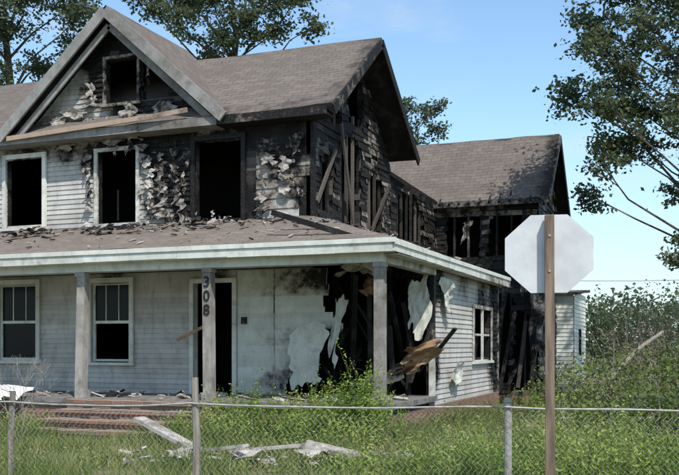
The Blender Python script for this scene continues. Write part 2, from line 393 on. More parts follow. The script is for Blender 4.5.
it=B()
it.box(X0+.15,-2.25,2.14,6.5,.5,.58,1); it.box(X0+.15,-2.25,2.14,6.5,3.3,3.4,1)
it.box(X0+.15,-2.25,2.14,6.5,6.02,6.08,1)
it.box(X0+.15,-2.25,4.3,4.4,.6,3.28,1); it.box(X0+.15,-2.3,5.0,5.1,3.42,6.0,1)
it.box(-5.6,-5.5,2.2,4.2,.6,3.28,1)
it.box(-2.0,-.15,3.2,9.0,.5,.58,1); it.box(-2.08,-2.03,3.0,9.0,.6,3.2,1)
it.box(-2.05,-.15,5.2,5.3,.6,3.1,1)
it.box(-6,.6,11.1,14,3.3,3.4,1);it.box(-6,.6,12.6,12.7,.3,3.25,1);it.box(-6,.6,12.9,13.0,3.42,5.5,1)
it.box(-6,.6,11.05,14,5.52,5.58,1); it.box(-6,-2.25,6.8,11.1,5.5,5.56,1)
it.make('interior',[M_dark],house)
fr=B()
for x in np.arange(-2.1,-.1,.4): fr.beam((x,3.15,.6),(x+random.uniform(-.05,.05),3.15,3.1 if random.random()<.7 else 2.2),.05,.09,1)
for y in np.arange(2.2,6.6,.36): fr.beam((-2.16,y,3.5),(-2.16+random.uniform(-.02,.02),y+random.uniform(-.03,.03),6.0 if y<3 or y>6 else 6.6),.09,.05,1,rnd=random.uniform(.5,1))
for y in np.arange(7.0,10.6,.4): fr.beam((-2.15,y,3.5),(-2.15,y+random.uniform(-.05,.05),5.6),.09,.05,1,rnd=random.uniform(.5,1))
for x in np.arange(-2,.7,.4): fr.beam((x,10.97,.3),(x+random.uniform(-.04,.04),10.97,5.5),.09,.05,1,rnd=random.uniform(.5,1))
for i in range(24):
    x=random.uniform(-2.0,-.1);y=random.uniform(2.3,3.6)
    fr.beam((x,y,random.uniform(.6,1.4)),(x+random.uniform(-.9,.9),y+random.uniform(-.5,.5),random.uniform(1.2,3.0)),.04,.09,1)
for y in np.arange(-.1,9.0,.5):
    fr.beam((.22,y+.2,3.2),(-2.05,y+.2,3.93),.1,.045,1,up=(0,0,1))
for x in np.arange(-1.2,.2,.35): fr.beam((x,0,3.12),(x,3.1,3.14),.09,.04,1)
for i in range(7):
    y=7.2+i*.5; fr.beam((-1.9,y,5.5),(-3.4,y+random.uniform(-.15,.15),random.uniform(6.2,6.6)),.12,.05,1)
for k in range(14):
    x=random.uniform(-1.8,.7); fr.beam((x,10.3,random.uniform(.2,.6)),(x+random.uniform(-.6,.6),10.8,random.uniform(1.4,3.4)),.05,.1,1,rnd=random.random())
fr.beam((-2.03,2.1,4.4),(-2.0,3.0,5.6),.09,.04,.6,rnd=.95)
fr.beam((-2.0,3.3,6.2),(-2.0,4.0,4.2),.09,.04,1,rnd=.9)
fr.beam((-2.0,5.2,4.2),(-1.95,6.2,5.3),.09,.04,1,rnd=.85)
for i in range(11):
    x=-1.9+i*.28; fr.beam((x,10.5,5.48),(x,11.0,5.95),.1,.05,1,rnd=.6)
fr.make('charred_framing',[M_char],house)

# ---- roofs
def grid_roof(bl,e0,e1,r1,r0,th=.09,ch=None,amp=.02,nu=None,nv=None,mat=0,rag=0):
    e0,e1,r1,r0=map(V,(e0,e1,r1,r0)); lu=(e1-e0).length; lv=((r0-e0).length)
    nu=nu or max(2,int(lu/.3)); nv=nv or max(2,int(lv/.3))
    nrm=(e1-e0).cross(r1-e0); 
    if nrm.length<1e-6: nrm=(e1-e0).cross(r0-e0)
    nrm.normalize()
    if nrm.z<0: nrm=-nrm
    ud=(e1-e0).normalized(); vd=nrm.cross(ud)
    def P(i,j):
        u=i/nu;v=j/nv
        p=(e0.lerp(e1,u)).lerp(r0.lerp(r1,u),v)
        q=p+nrm*(mnoise.noise(p*1.1)*amp+mnoise.noise(p*4)*amp*.35)
        if j==0: q=q-vd*(random.Random(i*7+3).random()*rag)
        return q,((p-e0).dot(ud),(p-e0).dot(vd))
    G=[[P(i,j) for j in range(nv+1)] for i in range(nu+1)]
    for i in range(nu):
        for j in range(nv):
            qs=[G[i][j],G[i+1][j],G[i+1][j+1],G[i][j+1]]
            pts=[q[0] for q in qs]
            cs=[ch(p) if ch else 0 for p in pts]
            bl.face(pts,cs,.5,mat,[q[1] for q in qs])
            bl.face([p-nrm*th for p in pts][::-1],1,.5,1)
    def edge(seq):
        for a,b in zip(seq,seq[1:]):
            bl.face([a[0]-nrm*th,b[0]-nrm*th,b[0],a[0]],.45,.5,mat)
    edge([G[i][0] for i in range(nu+1)]); edge([G[nu][j] for j in range(nv+1)])
    edge([G[i][nv] for i in range(nu,-1,-1)]); edge([G[0][j] for j in range(nv,-1,-1)])
EZ=6.16; RZ=8.25; YR=4.35
def chr_main(p):
    c=.03
    if p[0]>-2.6: c=max(c,.6-abs(p[0]+1.55)*.7)
    if p[1]<1.9 and p[0]>-4.2: c=max(c,.45)
    return c
rf=B()
grid_roof(rf,(X0-.4,1.58,EZ),(-1.5,1.58,EZ),(-1.5,YR,RZ),(X0-.4,YR,RZ),ch=chr_main,rag=.05,amp=.035)
grid_roof(rf,(-1.5,7.1,EZ),(X0-.4,7.1,EZ),(X0-.4,YR,RZ),(-1.5,YR,RZ),ch=chr_main)
pk=8.66; gz=6.22; gx=-6.55
grid_roof(rf,(gx+2.72,1.5,gz),(gx+2.72,4.4,gz),(gx,4.75,pk),(gx,1.5,pk),ch=lambda p:.35 if p[1]<1.8 else .05,amp=.015)
grid_roof(rf,(gx-2.72,4.4,gz),(gx-2.72,1.5,gz),(gx,1.5,pk),(gx,4.75,pk),ch=lambda p:.1,amp=.015)
grid_roof(rf,(-6,10.55,5.6),(1.1,10.55,5.6),(1.1,12.5,7.66),(-6,12.5,7.66),ch=lambda p:max(.05,.75-abs(p[0]-1.1)*.9) ,amp=.05,rag=.1)
grid_roof(rf,(1.1,14.45,5.6),(-6,14.45,5.6),(-6,12.5,7.66),(1.1,12.5,7.66),ch=lambda p:.3)
grid_roof(rf,(-3.2,6.9,6.1),(-3.2,10.9,5.95),(-4.6,10.9,7.0),(-4.6,6.9,7.2),ch=lambda p:.9)
rf.make('main_roof',[M_roof,M_char],house)
pr=B()
def chp(p):
    return max(.08, .42 if p[1]>1.6 and p[0]<-2 else 0, .38 if p[0]<-1.5 and p[1]>2.3 else 0, .6 if p[1]>8 else 0, .33 if (p[0]<-3.5 and p[0]>-6 and p[1]>1) else 0)
grid_roof(pr,(X0-.3,-.3,3.36),(.32,-.3,3.36),(-2.1,1.99,4.12),(X0-.3,1.99,4.12),th=.05,ch=chp,amp=.04)
grid_roof(pr,(.32,-.3,3.36),(.32,9.15,3.3),(-2.09,9.15,4.05),(-2.09,1.99,4.12),th=.05,ch=chp,amp=.04)
pr.make('porch_roof',[M_proof,M_char],house)

tr=B()
def rake(bl,a,b,w=.2,t=.04,ch=.15,n=8):
    a=V(a);b=V(b)
    for i in range(n):
        p=a.lerp(b,i/n);q=a.lerp(b,(i+1)/n)
        bl.beam(p,q,w,t,ch if not callable(ch) else ch(p),rnd=.5,up=(0,0,1))
rake(tr,(gx-2.78,1.46,gz-.14),(gx,1.46,pk-.13),.22,.05,.12)
rake(tr,(gx+2.78,1.462,gz-.14),(gx,1.462,pk-.13),.22,.05,.22)
rake(tr,(gx-2.5,1.62,gz-.2),(gx,1.62,pk-.4),.14,.04,.2)
rake(tr,(gx+2.5,1.62,gz-.2),(gx,1.62,pk-.4),.14,.04,.3)
rake(tr,(-1.47,1.58,EZ-.12),(-1.47,YR,RZ-.12),.2,.04,.6)
rake(tr,(-1.47,7.1,EZ-.12),(-1.47,YR,RZ-.12),.2,.04,.85)
rake(tr,(1.13,10.55,5.5),(1.13,12.5,7.55),.18,.04,.5)
rake(tr,(1.13,14.45,5.5),(1.13,12.5,7.55),.18,.04,.7)
tr.make('rake_boards',[M_rake],house)
ev=B()
for i in range(24):
    a=X0-.4+i*(11.3/24); b=a+11.3/24
    c=.2 if a<-6.5 else (.35 if a<-4 else .7)
    ev.box(a,b-.004,1.53,1.56,EZ-.2,EZ-.035,c*.9,rnd=.5)
ev.box(X0-.4,-4.0,1.58,1.97,EZ-.2,EZ-.17,.25)
ev.box(-4.0,-1.6,1.58,1.97,EZ-.2,EZ-.17,1)
rake(ev,(-6,10.52,5.5),(1.1,10.52,5.5),.16,.03,.5,12)
ev.box(-2.1-.01,-2.1+.06,1.94,2.06,4.1,5.95,.8)
ev.make('eave_fascia',[M_rake],house)
tn=B()
tn.beam((-9.1,1.48,6.08),(-5.6,1.46,6.22),.1,.05,.05); tn.beam((-5.7,1.44,6.2),(-4.6,1.5,6.3),.1,.03,.3)
tn.make('tan_eave_board',[M_tan],house)

pt=B()
for i in range(13):
    a=X0-.3+i*(13.13/13); b=a+13.13/13
    pt.box(a,b-.003,-.335,-.305,3.13+.01*math.sin(i),3.345,.1,rnd=random.random()*.6+.3)
pt.box(X0-.3,.38,-.36,-.338,3.27,3.35,.05,.7)
for i in range(10):
    a=-.3+i*.945
    pt.box(.325,.355,a,a+.942,3.13-.006*i,3.345-.006*i,.1 if i<7 else .4,rnd=random.random()*.6+.3)
pt.box(.357,.378,-.337,9.1,3.24,3.32,.07,.7)
pt.box(X0-.3,.3,-.3,-.08,3.125,3.15,.1,.6)
pt.box(X0-.3,.08,-.08,.08,2.98,3.2,.08,.4)
pt.box(-.08,.08,.085,3.15,2.98,3.2,.3,.5)
pt.box(.085,.32,.0,9.1,3.1,3.124,.2,.5)
pt.box(-.06,.05,3.1,3.2,.35,3.0,None,.5); pt.box(-.03,.05,9.1,9.2,.35,3.1,.5,.5)
pt.make('porch_fascia_and_beam',[M_trim],house)
cl=B(); cl.box(X0,-1.3,.09,1.9,3.13,3.16,.15,.4); cl.make('porch_ceiling',[M_trim],house)
ps=B()
for x,l in ((-9.1,0),(-6.0,.03),(-3.25,-.01),(0,0)):
    ps.obox((x,0,1.79),(.085,0,0),(0,.085,0),(l,0,1.185),.14 if x<-1 else .28,.4)
    ps.box(x-.1,x+.1,-.1,.1,.6,.75,.2,.4); ps.box(x-.1,x+.1,-.1,.1,2.9,2.975,.1,.7)
o=ps.make('porch_posts',[M_post],house)
fl=B()
fl.box(X0,.12,-.15,1.9,.5,.6,0); fl.box(-2,.12,1.9,3.1,.5,.6,0)
fl.make('porch_floor',[M_floor],house)
fo=B()
fo.box(X0,.08,-.08,.1,-.1,.5); fo.box(-.08,.06,.1,9.1,-.1,.4); fo.box(X0,.7,10.85,11.0,-.1,.2)
for k in range(4):
    z1=.588-.15*k
    fo.box(-5.99,-3.11,-.16-.34*(k+1)+.03,-.16-.34*k,-.1,z1-.062)
    for q in range(14):
        a=-6.0+q*.207; j=random.uniform(-.012,.01)
        fo.box(a,a+.2,-.16-.34*(k+1)-random.uniform(0,.03),-.165-.34*k,z1-.06,z1+j)
fo.make('brick_foundation_and_steps',[M_brick],house)
for ch_,z in zip('308',(2.72,2.47,2.22)):
    c=bpy.data.curves.new('digit_'+ch_,'FONT'); c.body=ch_; c.size=.27; c.extrude=.006; c.offset=.004; c.align_x='CENTER'; c.align_y='CENTER'
    o=bpy.data.objects.new('house_number_'+ch_,c); COL.objects.link(o); o.location=(-3.25,-.096,z); o.rotation_euler=(math.pi/2,0,0); c.materials.append(M_num); o.parent=house

wt=B(); gb=B()
def frame(x0,x1,z0,z1,y=1.97,w=.1,ch=None,sill=True,sash=False,t=.05):
    wt.box(x0-w,x0,y-t,y,z0-.02,z1+w,ch); wt.box(x1,x1+w,y-t-.002,y,z0-.02,z1+w,ch)
    wt.box(x0,x1,y-t+.003,y,z1,z1+w,ch)
    if sill: wt.box(x0-w-.03,x1+w+.03,y-t-.05,y,z0-.08,z0-.022,ch)
    if sash:
        zm=(z0+z1)/2; yy=y+.05
        wt.box(x0,x0+.05,yy,yy+.04,z0,z1,.1); wt.box(x1-.05,x1,yy,yy+.04,z0,z1,.1)
        wt.box(x0+.05,x1-.05,yy-.01,yy+.04,zm-.03,zm+.03,.1); wt.box(x0+.05,x1-.05,yy,yy+.04,z1-.05,z1,.1); wt.box(x0+.05,x1-.05,yy,yy+.04,z0,z0+.05,.1)
        for xx in (x0+(x1-x0)/3,x0+2*(x1-x0)/3): wt.box(xx-.01,xx+.01,yy+.005,yy+.03,zm+.03,z1-.05,.1)
        gb.box(x0+.05,x1-.05,yy+.015,yy+.02,zm+.03,z1-.05,0)
        if sash!='half': gb.box(x0+.05,x1-.05,yy+.025,yy+.03,z0+.05,zm-.03,0)
frame(-9.53,-8.53,4.22,5.74,ch=.1); frame(-7.08,-6.1,4.2,5.72,ch=.28,w=.08); frame(-4.68,-3.62,4.16,5.76,ch=.75)
frame(-9.75,-8.7,1.27,2.95,sash=True,ch=.05); frame(-7.24,-6.27,1.25,2.93,sash='half',ch=.1)
frame(-4.72,-3.82,.6,2.86,sill=False,ch=.1,w=.09); frame(-6.87,-6.07,6.74,7.68,ch=.5,w=.06)
wt.box(-6.6,-6.57,1.98,2.0,4.25,4.9,.8); 
wt.make('window_and_door_trim',[M_trim],house)
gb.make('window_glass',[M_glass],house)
rw=B()
rw.box(.03,.06,6.4,6.5,1.2,2.5,.3);rw.box(.03,.06,8.3,8.4,1.2,2.5,.35);rw.box(.03,.062,6.4,8.4,2.45,2.54,.4);rw.box(.03,.09,6.36,8.44,1.16,1.22,.1);rw.box(.0,.05,7.36,7.44,1.22,2.45,.2)
rw.box(-.03,0,6.5,8.3,1.82,1.87,.3)
rw.make('side_window_trim',[M_trim],house)

# ---- peeling / hanging pieces
def sheet(bl,c,u,v,amp=.05,curl=.0,n=7,ch=0.,rag=.25,nrm=None,seed=None,mat=0,freq=2.2):
    c=V(c);u=V(u);v=V(v); N=u.cross(v).normalized() if nrm is None else V(nrm)
    R=random.Random(seed if seed is not None else random.random())
    off=V((R.random()*50,R.random()*50,0))
    def nn(t,k): return min(1,max(0,.5+.9*mnoise.noise(V((t*2.3,k*7.1,0))+off)+.35*mnoise.noise(V((t*8,k*7.1,3))+off)))
    eL=[nn(i/n,1)*rag for i in range(n+1)];eR=[1-nn(i/n,2)*rag for i in range(n+1)]
    eB=[nn(i/n,3)*rag for i in range(n+1)]; eT=[nn(i/n,4)*rag*.5 for i in range(n+1)]
    def P(i,j):
        s=eL[j]+(eR[j]-eL[j])*i/n; t=eB[i]+(1-eT[i]-eB[i])*j/n
        p=c+u*(s-.5)+v*(t-.5)
        k=mnoise.noise(V((s*freq,t*freq,0))+off)+.4*mnoise.noise(V((s*freq*2.7,t*freq*2.7,5))+off)
        k2=mnoise.noise(V((s*freq,t*freq,9))+off)
        return p+N*(amp*k*2+curl*(1-t)**2)+u.normalized()*amp*k2
    G=[[P(i,j) for j in range(n+1)] for i in range(n+1)]
    for i in range(n):
        for j in range(n):
            pts=[G[i][j],G[i+1][j],G[i+1][j+1],G[i][j+1]]
            cc=[(charf(p)*.5 if ch is None else ch)+.4*max(0,mnoise.noise(p*3)) for p in pts]
            bl.face(pts,cc,.5,mat)
pe=B()
def flakes(x0,x1,z0,z1,n,smin,smax,y=1.93):
    for _ in range(n):
        x=random.uniform(x0,x1);z=random.uniform(z0,z1);s=random.uniform(smin,smax);a=random.uniform(-.7,.7)
        w=s*random.uniform(.3,.9)
        u=V((math.cos(a),-.3*random.random(),math.sin(a)))*w; v=V((-math.sin(a),random.uniform(-.15,.15),math.cos(a)))*s
        sheet(pe,(x,y-random.random()*.05,z),u,v,.03,random.uniform(.05,.3)*s,7,random.choice((.1,.2,.35,.45,.55)),.5,nrm=(0,-1,0),freq=3)
def drape(x,z,w,h,ch=.2,y=1.9,c=.12):
    # split into a few horizontal course-wide strips that sag and curl separately
    k=max(1,int(h/.2))
    for i in range(k):
        zz=z-h/2+(i+.5)*h/k; dw=random.uniform(.6,1.15)
        sheet(pe,(x+random.uniform(-.1,.1)*w,y-random.random()*.03,zz),(w*dw,-.03,random.uniform(-.12,.12)),(random.uniform(-.12,.12),0,h/k*random.uniform(1.0,1.7)),.035,c*random.uniform(.3,1.1),9,min(.6,ch+random.uniform(-.05,.25)),.42,nrm=(0,-1,0),freq=3)
for a in [(-5.75,4.95,.35,1.1,.1),(-5.45,4.55,.5,.7,.2),(-5.1,4.9,.3,.8,.4),(-5.85,5.6,.5,.4,.3),(-5.2,5.5,.5,.35,.45),(-4.95,4.35,.35,.45,.1),(-5.5,5.2,.35,.8,.3),
          (-7.25,4.9,.2,.9,.25),(-7.3,5.5,.25,.4,.2),(-6.7,5.92,.8,.25,.3),(-6.0,5.95,.6,.3,.2),(-7.9,5.9,.7,.2,.2),
          (-7.7,6.55,.8,.35,.05),(-7.2,6.9,.5,.5,.15),(-6.2,6.5,.9,.3,.3),(-8.1,6.4,.6,.25,.05),(-5.4,6.45,.8,.35,.35),(-4.75,6.3,.6,.2,.4),
          (-3.0,5.4,.6,.6,.3),(-2.6,4.9,.5,.7,.25),(-3.1,4.4,.45,.4,.25),(-2.4,5.5,.35,.4,.4),(-5.75,7.2,.15,.6,.4)]: drape(*a)
flakes(-6.0,-4.8,4.15,5.8,16,.1,.3); flakes(-7.3,-5.8,5.65,6.0,8,.12,.3)
flakes(-8.2,-5.0,6.2,6.5,10,.15,.3); flakes(-3.4,-2.2,4.1,5.6,8,.12,.3); flakes(-5.4,-3.7,4.1,4.3,8,.1,.3)
pe.make('peeling_siding',[M_vinyl],house,True)
hs=B()
sheet(hs,(-2.05,1.72,1.35),(1.0,-.15,.28),(.25,-.3,1.35),.05,.12,16,.05,.3,nrm=(0,-1,0),seed=3)
sheet(hs,(-1.45,1.7,1.9),(.35,-.05,.1),(.28,.1,1.6),.05,.1,16,.1,.35,nrm=(0,-1,0),seed=5)
sheet(hs,(-.2,2.98,2.35),(.5,.05,.1),(.12,.0,1.35),.06,.12,16,.05,.35,nrm=(0,-1,0),seed=8)
sheet(hs,(.1,3.9,2.55),(0,.9,-.1),(.1,.0,.9),.08,.15,14,.05,.4,nrm=(1,0,0),seed=9)
sheet(hs,(-.9,1.6,3.05),(1.1,0,0),(0,1.1,-.25),.1,.0,12,.35,.35,seed=10)
sheet(hs,(.12,4.6,.95),(0,.9,.05),(.1,.0,.7),.05,.1,12,.15,.4,nrm=(1,0,0),seed=21)
sheet(hs,(.85,10.5,2.2),(.5,0,0),(.1,.1,2.2),.1,.1,12,.5,.3,nrm=(0,-1,0),seed=31)
sheet(hs,(-.8,2.3,.95),(1.2,.2,.1),(.2,-.5,.5),.12,.05,14,.35,.4,seed=33)
sheet(hs,(-1.2,10.7,4.7),(.4,0,0),(.05,0,.9),.08,.1,12,.4,.4,nrm=(0,-1,0),seed=35)
sheet(hs,(.45,10.6,3.4),(.4,0,0),(.1,0,1.2),.08,.1,12,.45,.35,nrm=(0,-1,0),seed=37)
hs.make('hanging_panels',[M_sheet],house,True)
pl=B()
sheet(pl,(-.02,2.45,1.42),(1.05,-.1,.3),(.1,-.25,.5),.12,.14,16,.05,.42,nrm=(0,-1,0),seed=12)
sheet(pl,(-.35,2.3,1.1),(.8,-.2,.2),(.2,-.3,.35),.12,.1,14,.2,.4,nrm=(0,-1,0),seed=14)
sheet(pl,(-1.1,2.7,2.75),(.7,-.1,-.2),(.1,-.1,.45),.14,.1,14,.3,.4,nrm=(0,-1,0),seed=15)
pl.beam((-4.9,1.6,1.7),(-4.3,1.75,2.0),.06,.05,.2)
pl.make('torn_plywood',[M_ply],house,False)

db=B()
def chunk(bl,x,y,z,s,ch):
    a=random.uniform(0,6.28); R=Matrix.Rotation(a,3,'Z')@Matrix.Rotation(random.uniform(-.4,.4),3,'X')@Matrix.Rotation(random.uniform(-.4,.4),3,'Y')
    bl.obox((x,y,z),R@V((s,0,0)),R@V((0,s*random.uniform(.15,.6),0)),R@V((0,0,s*random.uniform(.05,.15))),ch,None,0,random.uniform(.6,1))
def pz(x,y):
    if x<-2.1 or y<2-(x+2.1)*.95: return 3.36+(y+.3)/2.29*.76
    return 3.36+(.32-x)/2.41*.74
for i in range(300):
    x=random.uniform(-11,-.3); y=random.uniform(1.1,1.9) if random.random()<.6 else random.uniform(-.1,1.7)
    if x>-2.1 and y>1.8: continue
    chunk(db,x,y,pz(x,y)+.03,random.uniform(.015,.08),random.choice((0,.3,.8,1,.45)))
for i in range(60):
    x=random.uniform(-1.9,0.1); y=random.uniform(2,9); chunk(db,x,y,pz(x,y)+.05,random.uniform(.04,.14),random.choice((.2,1,1,.9)))
for i in range(90):
    chunk(db,random.uniform(-9,.0),random.uniform(.2,1.8),.64,random.uniform(.04,.16),random.choice((0,.3,.9)))
db.make('roof_and_porch_debris',[M_vinyl],house)
ds=B()
for i in range(20):
    x=random.uniform(-9.5,-2.5);y=random.uniform(1.2,1.8); sheet(ds,(x,y-.2,pz(x,y)+.06),(random.uniform(.2,.7),0,0),(.1,.3,.12),.05,0,8,random.choice((.1,.4,.5,.7)),.5)
ds.make('debris_sheets',[M_vinyl],house)

yd=B()
sheet(yd,(-8.3,-.55,.72),(2.4,.1,-.25),(0,.9,.25),.08,.05,12,0,.12,seed=44)
yd.make('fallen_white_panel',[M_white],None,True)
y2=B()
def board(r,d,z,L,ang,w=.14,t=.03,tilt=.05,ch=.0):
    x,y=S(r,d); v=V((math.cos(ang)*L/2,math.sin(ang)*L/2,tilt*L/2)); y2.beam((x-v.x,y-v.y,z-v.z),(x+v.x,y+v.y,z+v.z),t,w,ch,up=(0,0,1))
board(-2.3,12.6,.38,1.3,-.3,.2,.05,-.3); board(-.1,12.0,.25,.8,2.8,.3,.05,.1,.2); board(-1.6,12.1,.25,1.0,2.9,.12,.04,-.15); board(-.8,12.3,.25,.9,.2,.1,.04,.1)
for (r,d,z,u,v) in [(-2.0,11.9,.22,.5,.3),(-.3,11.9,.25,.7,.35),(-1.2,12,.22,.5,.3)]:
    x,y=S(r,d); sheet(y2,(x,y,z),(u,.2,random.uniform(-.1,.2)),(-.2,v,random.uniform(.05,.15)),.05,0,12,0,.35)
for i in range(60):
    x,y=S(random.uniform(-3,1.0),random.uniform(11.6,13)); 
    if y<-.3: chunk(y2,x,y,random.uniform(.08,.2),random.uniform(.04,.12),0)
y2.make('yard_debris',[M_deb],None)

# ------------------------------------------------------------------ stop sign (seen from behind)
ss=empty('stop_sign')
sx,sy=S(1.85,8.2)
sb=B()
fw=V((-.369,.929,0)); rt=V((.929,.369,0))
ang=math.radians(-10); rt2=(rt*math.cos(ang)+fw*math.sin(ang)); fw2=(fw*math.cos(ang)-rt*math.sin(ang))
cc=V((sx,sy,0))+fw2*.0655+rt2*.0; cc.z=2.41
R=.385/math.cos(math.pi/8)
def oct_(rad,off): return [cc+fw2*off+rt2*rad*math.cos(math.pi/8+k*math.pi/4)+V((0,0,1))*rad*.9*math.sin(math.pi/8+k*math.pi/4) for k in range(8)]
o1=oct_(R,0); o2=oct_(R,.004)
sb.face(o1[::-1],0,.5,0); sb.face(o2,0,.5,2); sb.face(oct_(R*.955,.006),0,.5,1)
for k in range(8): sb.face([o1[k],o1[(k+1)%8],o2[(k+1)%8],o2[k]],0,.5,0)
sb.make('sign_plate',[M_signback,M_signred,M_white],ss)
c=bpy.data.curves.new('stop_lettering','FONT'); c.body='STOP'; c.size=.3; c.extrude=.001; c.align_x='CENTER'; c.align_y='CENTER'
o=bpy.data.objects.new('stop_lettering',c); COL.objects.link(o); o.parent=ss; c.materials.append(M_white)
o.location=cc+fw2*.009; o.rotation_euler=(math.pi/2,0,math.atan2(fw2.y,fw2.x)+math.pi/2)
pb=B(); top=V((sx+.0,sy,2.74)); bot=V((sx+.01,sy,-.3))
for k in range(8):
    a=bot.lerp(top,k/8);b_=bot.lerp(top,(k+1)/8)
    pb.obox((a+b_)/2,rt2*(.041+random.uniform(-.002,.001)),fw2*.043,(b_-a)/2,0,.5)
for z in (2.56,2.25): 
    p=V((sx,sy,z))-fw2*.047; pb.obox(p,rt2*.009,fw2*.006,V((0,0,.009)),0,.5,1)
pb.make('sign_post',[M_wood,M_galv],ss)

# ------------------------------------------------------------------ chain link fence
fe=empty('chain_link_fence')
fp=[V((-5.1,-7.76,0)),V((-1.70,-6.915,0)),V((.22,-6.42,0)),V((3.275,-5.69,0)),V((6.2,-5.0,0)),V((9.2,-4.3,0))]
fb=B(); wires=bpy.data.curves.new('fence_mesh','CURVE'); wires.dimensions='3D'; wires.bevel_depth=.0023; wires.bevel_resolution=0
H=1.0
for a,b in zip(fp,fp[1:]):
    L=(b-a).length; d=(b-a)/L; n=V((-d.y,d.x,0))
    m=8; tops=[]
    for i in range(m+1):
        t=i/m; tops.append(a+d*L*t+V((0,0,H+.01-.035*math.sin(math.pi*t)+mnoise.noise(V((a.x+t*3,1,2)))*.02)))
    fb.tube(tops,[.011]*(m+1),6)
    dia=.055; cnt=int(L/dia); nz=int(H*.97/dia)
    for i in range(cnt):
        sp=wires.splines.new('POLY'); sp.points.add(nz)
        for j in range(nz+1):
            x=(i+(j%2)*1.0)*dia; t=min(1,x/L)
            z=.02+j*dia; zz=z*(1-.035*math.sin(math.pi*t)/H)
            off=mnoise.noise(V((a.x+x*.8,z*1.5,0)))*.05
            p=a+d*x+n*(off+.004*(j%2)); sp.points[j].co=(p.x,p.y,zz,1)
o=bpy.data.objects.new('fence_wire_mesh',wires); COL.objects.link(o); wires.materials.append(M_wire); o.parent=fe
fb.make('top_rail',[M_galv],fe,True)
fq=B()
for i,p in enumerate(fp):
    if i==2:
        fq.tube([p+V((0,.05,-.2)),p+V((.015,.05,.6)),p+V((-.01,.05,1.27))],[.045,.042,.036],7,mat=1)
    elif i==1: fq.tube([p+V((0,.05,-.2)),p+V((-.01,.05,.6)),p+V((.02,.05,1.12))],[.035,.034,.03],8,mat=1)
    else:
        fq.tube([p+V((0,.05,-.2)),p+V((0,.05,1.05)),p+V((0,.05,1.07))],[.038,.038,.03],12,mat=0)
        fq.tube([p+V((0,.05,1.04)),p+V((0,.05,1.06)),p+V((0,.05,1.09))],[.043,.043,.015],12,mat=0)
fq.make('fence_posts',[M_galv,M_wood2],fe,True)

# ------------------------------------------------------------------ ground
xs=np.concatenate([np.linspace(-400,-25,12),np.linspace(-20,20,60),np.linspace(25,400,12)])
ys=np.concatenate([np.linspace(-60,-18,6),np.linspace(-15,25,60),np.linspace(32,700,14)])
gv=[];gf=[]
for y in ys:
    for x in xs:
        z=mnoise.noise(V((x*.35,y*.35,0)))*.05 if abs(x)<20 and -15<=y<=25 else 0
        gv.append((x,y,z-.01))
nx=len(xs)
for j in range(len(ys)-1):
    for i in range(nx-1): gf.append((j*nx+i,j*nx+i+1,(j+1)*nx+i+1,(j+1)*nx+i))
me=bpy.data.meshes.new('ground'); me.from_pydata(gv,[],gf); me.polygons.foreach_set('use_smooth',[True]*len(gf))
go=bpy.data.objects.new('ground',me); COL.objects.link(go)
m,nt,b=newmat('ground_mat'); co=objco(nt)
c=mixc(nt,mrange(nt,noise(nt,.7,6,.65,co),.4,.65),(.11,.13,.045),(.24,.21,.13))
c=mixc(nt,mrange(nt,noise(nt,9,6,.7,co),.45,.7,0,.7),c,(.09,.08,.05)); nt.links.new(c,b.inputs['Base Color']); bump(nt,b,noise(nt,30,5,.7,co),.6,.03)
me.materials.append(m)
N=80000
r=rng.uniform(-7.5,8,N); d=rng.uniform(9,19,N)
x=CAM[0]+.929*r-.369*d; y=CAM[1]+.369*r+.929*d
ok=~((x<.15)&(y>-.2)) & ~((x<-3.05)&(x>-6.05)&(y>-1.55))
x=x[ok];y=y[ok]
dens=np.array([mnoise.noise(V((a*.8,b2*.8,5))) for a,b2 in zip(x,y)])
ok=dens>-.3; x=x[ok];y=y[ok];dens=dens[ok];n=len(x)
h=rng.uniform(.08,.3,n)*(1+1.4*np.clip(dens,-.5,.8)); az=rng.uniform(0,6.28,n); w=rng.uniform(.004,.01,n)
le=rng.normal(0,.45,(n,2))*h[:,None]
base=np.stack([x,y,np.full(n,-.01)],1); sdv=np.stack([np.cos(az)*w,np.sin(az)*w,np.zeros(n)],1)
tip=base+np.stack([le[:,0],le[:,1],h],1)
vv=np.stack([base-sdv,base+sdv,tip],1).reshape(-1,3)
rn=np.clip(rng.normal(.5,.25,n)-dens*.5,0,1)
rawmesh('grass',vv,3,np.repeat(rn,3),L_grass)

